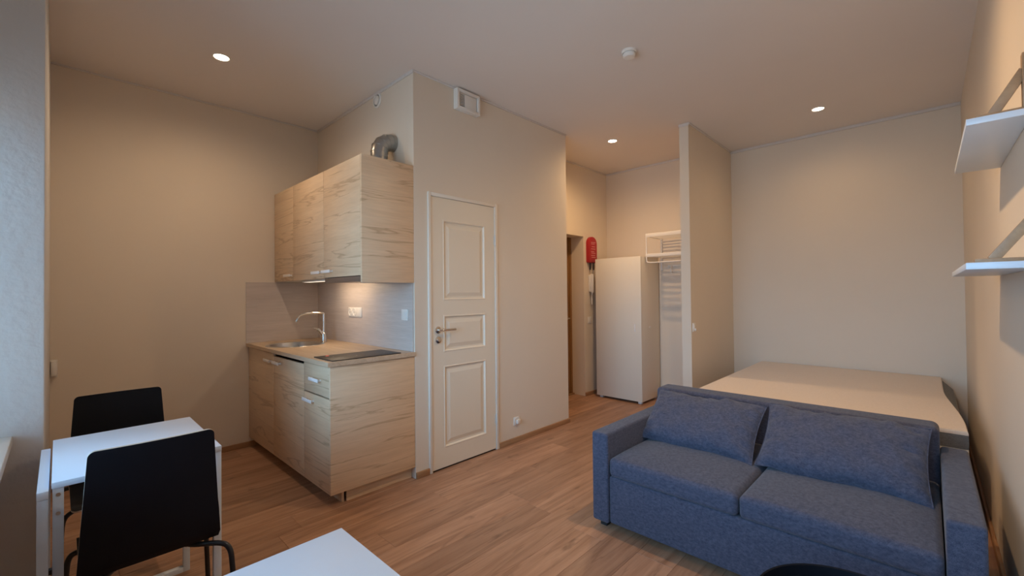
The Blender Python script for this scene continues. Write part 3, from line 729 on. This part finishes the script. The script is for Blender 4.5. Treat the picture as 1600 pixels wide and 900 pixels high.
# ---------------------------------------------------------------- sofa
SX0, SX1, SY0, SY1 = 2.125, 3.105, -.132, 1.412
sf = thing('sofa', (2.6, .64, 0), 'slate blue-grey fabric two-seat sofa in front of the bed', 'sofa')
def soft(q, u, v, wz): return q
m = MB(); m.rbox(SX0, SX1, SY1 - .103, SY1, .035, .535, .014, n=6); m.build('arm', M_sofa, sf)
m = MB(); m.rbox(SX0, SX1, SY0, SY0 + .100, .035, .535, .014, n=6); m.build('arm', M_sofa, sf)
m = MB(); m.rbox(SX0 + .012, SX1 - .16, SY0 + .101, SY1 - .104, .04, .300, .012, n=6); m.build('base', M_sofa, sf)
m = MB(); m.rbox(SX1 - .155, SX1 + .02, SY0 + .101, SY1 - .0, .10, .655, .030, n=8)
m.build('backrest', M_sofa, sf)
mid = .638
def seatwarp(ph):
    def f(q, u, v, wz):
        q.z += .004 * math.sin(u * 3 + ph) * math.cos(v * 2.3 + ph) * (1 if wz > 0 else 0)
        return q
    return f
for y0, y1, p_ in ((mid + .002, SY1 - .106, .4), (SY0 + .104, mid - .002, 1.7)):
    m = MB(); m.rbox(SX0 + .004, SX1 - .150, y0, y1, .300, .402, .026, crown=.020, n=14, seg=4, warp=seatwarp(p_)); m.build('seat_cushion', M_sofa, sf)
for xx in (SX0 + .04, SX1 - .08):
    for yy in (SY0 + .03, SY1 - .07): boxo('foot', M_sofad, sf, xx, xx + .04, yy, yy + .04, 0, .036)

def back_cushion(name, c, wdt, hgt, thk, lean, yaw, roll, label, seed, corner=False):
    """loose pillow: thin piped rim, plump middle, soft corners and wrinkles"""
    rr = random.Random(seed); N1, N2 = 34, 22
    ph = [rr.random() * 6.28 for _ in range(6)]
    bm = bmesh.new(); F = []; Bk = []
    def P(u, v, s):
        pin = 1 - .045 * (1 - u * u) * abs(v) ** 3; pin2 = 1 - .05 * (1 - v * v) * abs(u) ** 3
        x = u * wdt / 2 * pin2; z = v * hgt / 2 * pin
        t = (max(0, 1 - abs(u) ** 3.2) ** .55) * (max(0, 1 - abs(v) ** 2.8) ** .55)
        edge = max(abs(u), abs(v))
        wr = .0045 * math.sin(u * 9 + 4 * v + ph[0]) * math.sin(v * 5 + ph[1]) + .0035 * math.sin(u * 17 - 7 * v + ph[2])
        wr += .004 * math.sin(u * 31 + 11 * v + ph[5]) * (edge ** 2) + .0025 * math.sin(v * 27 - 6 * u + ph[1]) * abs(u)
        wr += .009 * (edge ** 4) * math.sin((u * 24 if abs(v) > abs(u) else v * 18) + ph[3])
        sag = -.18 * v
        y = s * (thk / 2) * t * (1 + sag) + s * wr * min(1, t * 2)
        z += .008 * math.sin(u * 5 + ph[4]) * abs(v) + .003 * math.sin(u * 14 + ph[5]) * abs(v)
        return Vector((x, y, z))
    us = [math.sin(math.pi / 2 * (2 * i / N1 - 1)) * .35 + (2 * i / N1 - 1) * .65 for i in range(N1 + 1)]
    vs = [math.sin(math.pi / 2 * (2 * i / N2 - 1)) * .35 + (2 * i / N2 - 1) * .65 for i in range(N2 + 1)]
    for s, L in ((1, F), (-1, Bk)):
        for u in us: L.append([bm.verts.new(P(u, v, s)) for v in vs])
        for i in range(N1):
            for j in range(N2): bm.faces.new((L[i][j], L[i + 1][j], L[i + 1][j + 1], L[i][j + 1]))
    bmesh.ops.remove_doubles(bm, verts=bm.verts[:], dist=.0004)
    bmesh.ops.recalc_face_normals(bm, faces=bm.faces[:])
    q = MB(); q.add(bm)
    t = thing(name, c, label, 'cushion', 'sofa back cushions')
    # local x = width, y = thickness, z = height
    o = q.build('cover', M_sofa, t, origin=(0, 0, 0)); o.location = (0, 0, 0)
    rim = [P(u, -1, 1) for u in us] + [P(1, v, 1) for v in vs[1:]] + [P(u, 1, 1) for u in reversed(us[:-1])] + [P(-1, v, 1) for v in reversed(vs[1:-1])]
    rim.append(rim[0]); o2 = MB().tube(rim, .0035, seg=6, cap=False).build('piping', M_sofa, t, origin=(0, 0, 0)); o2.location = (0, 0, 0)
    t.rotation_mode = 'XYZ'
    t.matrix_world = Matrix.Translation(c) @ Matrix.Rotation(R(90 + yaw), 4, 'Z') @ Matrix.Rotation(R(roll), 4, 'Y') @ Matrix.Rotation(R(lean), 4, 'X')
    return t
# their fronts face -x; lean back towards +x
back_cushion('cushion', (2.690, 1.010, .538), .650, .395, .150, 52, 0, 0, 'left loose slate blue back cushion on the sofa', 3)
back_cushion('cushion', (2.700, .335, .543), .675, .415, .150, 52, 0, 0, 'right loose slate blue back cushion on the sofa, the larger one', 11)

# ---------------------------------------------------------------- right wall shelves
def shelf(x0, x1, yfr, z, bx_list, label):
    t = thing('wall_shelf', ((x0 + x1) / 2, YR, z), label, 'shelf', 'white shelves on the right wall')
    boxo('board', M_melamine, t, x0, x1, YR + .0005, yfr, z, z + .020, bv=.001)
    for bx_ in bx_list:
        b = MB(); b.box(bx_, bx_ + .030, YR + .001, yfr - .022, z + .0205, z + .034, bv=.0015)
        b.box(bx_, bx_ + .030, YR + .001, YR + .016, z + .034, z + .20, bv=.0015)
        b.bar((bx_ + .015, yfr - .06, z + .030), (bx_ + .015, YR + .010, z + .150), .026, .017, bv=.0015, upv=Vector((1, 0, 0)))
        b.build('bracket', M_pine, t)['label'] = 'natural pine triangular bracket'
    return t
shelf(2.00, 2.80, -.097, 1.850, (2.03,), 'upper white wall shelf with a pine bracket on the right wall')
shelf(1.88, 2.90, -.084, 1.388, (1.95,), 'lower white wall shelf with a pine bracket, under the other shelf')

# ---------------------------------------------------------------- tables and chairs
tb = thing('folding_table', (.2, 2.32, 0), 'small white gateleg table between the two black chairs', 'table')
boxo('tabletop', M_melamine, tb, -.014, .447, 2.022, 2.625, .722, .742, bv=.0015)
for x0 in (-.012, .421):
    for y0 in (2.026, 2.640): boxo('leg', M_melamine, tb, x0, x0 + .026, y0 - (.02 if y0 > 2.5 else 0), y0 + .026 - (.02 if y0 > 2.5 else 0), .0, .722, bv=.0015)
for y0 in (2.026, 2.620): boxo('floor_rail', M_melamine, tb, .014, .421, y0, y0 + .026, .0, .024, bv=.0015)
for x0 in (-.012, .421): boxo('apron', M_melamine, tb, x0 + .004, x0 + .022, 2.052, 2.62, .68, .722)
m = MB(); m.box(-.046, -.020, 2.000, 2.560, .700, .726, bv=.0015); m.build('gate_rail', M_melamine, tb)
for y0 in (2.000, 2.534): boxo('gate_leg', M_melamine, tb, -.046, -.020, y0, y0 + .026, 0, .700, bv=.0015)
boxo('hinge_block', M_tube, tb, -.020, -.012, 2.006, 2.024, .46, .475)
for z in (.700, .640): MB().cyl((.001, 2.0255, z), (0, 1, 0), .006, .003, seg=12).box(-.005, .007, 2.0230, 2.0238, z - .001, z + .001).build('screw', M_steel, tb)

t2 = thing('desk', (.2, .77, 0), 'white table top at the bottom edge, nearest the viewer', 'table')
boxo('tabletop', M_melamine, t2, -.115, .497, .40, 1.082, .718, .742, bv=.0015)
for x0 in (-.11, .463):
    for y0 in (.405, 1.047): boxo('leg', M_melamine, t2, x0, x0 + .03, y0, y0 + .03, 0, .718, bv=.0015)
m = MB()
for x0 in (-.105, .468): m.box(x0, x0 + .02, .435, 1.047, .66, .718)
for y0 in (.41, 1.052): m.box(-.08, .463, y0, y0 + .02, .66, .718)
m.build('apron', M_melamine, t2)

def chair(name, ox, oy, face, label):
    """ply shell chair; local y+ = the way it faces; face=+1 looks to +y"""
    t = thing(name, (ox, oy, 0), label, 'chair', 'black ply chairs at the white gateleg table')
    # shell profile in (y, z): back top -> seat front
    prof = [(-.028, .842), (-.020, .75), (-.010, .62), (-.002, .50), (.002, .452), (.012, .430), (.036, .422), (.12, .421), (.22, .424), (.32, .430), (.365, .426), (.385, .412)]
    def width(i):
        z = prof[i][1]
        if i <= 4: return .1675 + (.842 - z) / (.842 - .46) * .024
        return .190 - .006 * min(1, (i - 4) / 3)
    def build(scale_w, off, th):
        bm = bmesh.new(); G = []; n = 16
        # resample profile
        pts = [Vector((0, a, b)) for a, b in prof]; ws = [width(i) for i in range(len(prof))]
        rows = []
        for i in range(len(pts) - 1):
            fs = [k_ / 3 for k_ in range(3)]
            LL = (pts[i + 1] - pts[i]).length
            if i == 0: fs = [.018 * (1 - math.cos(R(a))) / LL for a in (0, 15, 30, 45, 60, 75, 90)] + [.4, .7]
            if i == len(pts) - 2: fs = [0] + [1 - .018 * (1 - math.cos(R(a))) / LL for a in (90, 70, 50, 30, 12)]
            for f in fs:
                rows.append((pts[i].lerp(pts[i + 1], f), ws[i] * (1 - f) + ws[i + 1] * f))
        rows.append((pts[-1], ws[-1]))
        total = 0; acc = [0]
        for (a, _), (b, _) in zip(rows, rows[1:]): total += (b - a).length; acc.append(total)
        Rr = .018
        for side in (0, 1):
            L = []
            for i, (p, wv) in enumerate(rows):
                d = (rows[min(i + 1, len(rows) - 1)][0] - rows[max(i - 1, 0)][0]).normalized(); nn = Vector((0, -d.z, d.y))
                e = min(acc[i], total - acc[i]); ww = wv
                if e < Rr: ww = wv - Rr + math.sqrt(max(0, Rr * Rr - (Rr - e) ** 2))
                q = p + nn * (th if side else 0)
                row = []
                for k_ in range(n + 1):
                    u = -1 + 2 * k_ / n
                    c = .010 * (u * u) * (1 if i < 14 else .3)       # slight dish
                    row.append(bm.verts.new((ox + u * ww, oy + face * (q.y + c), q.z)))
                L.append(row)
            G.append(L)
        for side in (0, 1):
            L = G[side]
            for i in range(len(L) - 1):
                for k_ in range(n): bm.faces.new((L[i][k_], L[i + 1][k_], L[i + 1][k_ + 1], L[i][k_ + 1])).material_index = 0
        A, B = G
        m_ = len(A)
        for i in range(m_ - 1):
            for k_ in (0, n): bm.faces.new((A[i][k_], A[i + 1][k_], B[i + 1][k_], B[i][k_])).material_index = 1
        for i in (0, m_ - 1):
            for k_ in range(n): bm.faces.new((A[i][k_], A[i][k_ + 1], B[i][k_ + 1], B[i][k_])).material_index = 1
        bmesh.ops.recalc_face_normals(bm, faces=bm.faces[:])
        me = bpy.data.meshes.new('t'); 
        return bm
    bm = build(1, 0, .010)
    # from_mesh in MB keeps material indices
    q = MB(); q.add(bm); q.build('shell', None, t, mats=[M_black, M_plyedge])
    Y = lambda v: oy + face * v
    for s in (-1, 1):
        MB().tube([(ox + s * .232, Y(-.075), .0), (ox + s * .222, Y(-.035), .33), (ox + s * .218, Y(-.02), .385), (ox + s * .195, Y(-.005), .408), (ox + s * .12, Y(.04), .412), (ox + s * .10, Y(.07), .412)], .0095, seg=10, smooth=2).build('leg', M_tube, t)
        MB().tube([(ox + s * .225, Y(.350), .0), (ox + s * .212, Y(.340), .33), (ox + s * .205, Y(.345), .385), (ox + s * .18, Y(.33), .402), (ox + s * .12, Y(.29), .408), (ox + s * .10, Y(.25), .411)], .0095, seg=10, smooth=2).build('leg', M_tube, t)
    m = MB()
    for s in (-1, 1): m.tube([(ox + s * .10, Y(.065), .412), (ox + s * .10, Y(.255), .411)], .0095, seg=10)
    m.tube([(ox - .10, Y(.16), .4115), (ox + .10, Y(.16), .4115)], .009, seg=10)
    m.build('seat_frame', M_tube, t)
    return t
chair('dining_chair', .232, 1.935, 1, 'black chair with pale edges seen from behind, in front of the white gateleg table')
chair('dining_chair', .222, 3.030, -1, 'black chair on the far side of the white gateleg table')

# round black tray table in front of the sofa
rt_ = thing('side_table', (1.475, .145, 0), 'round black side table with a raised rim in front of the sofa', 'table')
RC = (1.475, .145)
MB().lathe((*RC, .405), (0, 0, 1), [(0, 0), (.236, 0), (.245, .006), (.247, .044), (.2445, .047), (.241, .044), (.238, .014), (0, .012)], 64).build('tray_top', M_black, rt_)
for k_ in range(3):
    a = R(30 + 120 * k_); MB().tube([(RC[0] + .12 * math.cos(a), RC[1] + .12 * math.sin(a), .404), (RC[0] + .19 * math.cos(a), RC[1] + .19 * math.sin(a), 0)], .011, seg=10).build('leg', M_tube, rt_)

for o in list(bpy.data.objects):
    if '_w' in o: del o['_w']
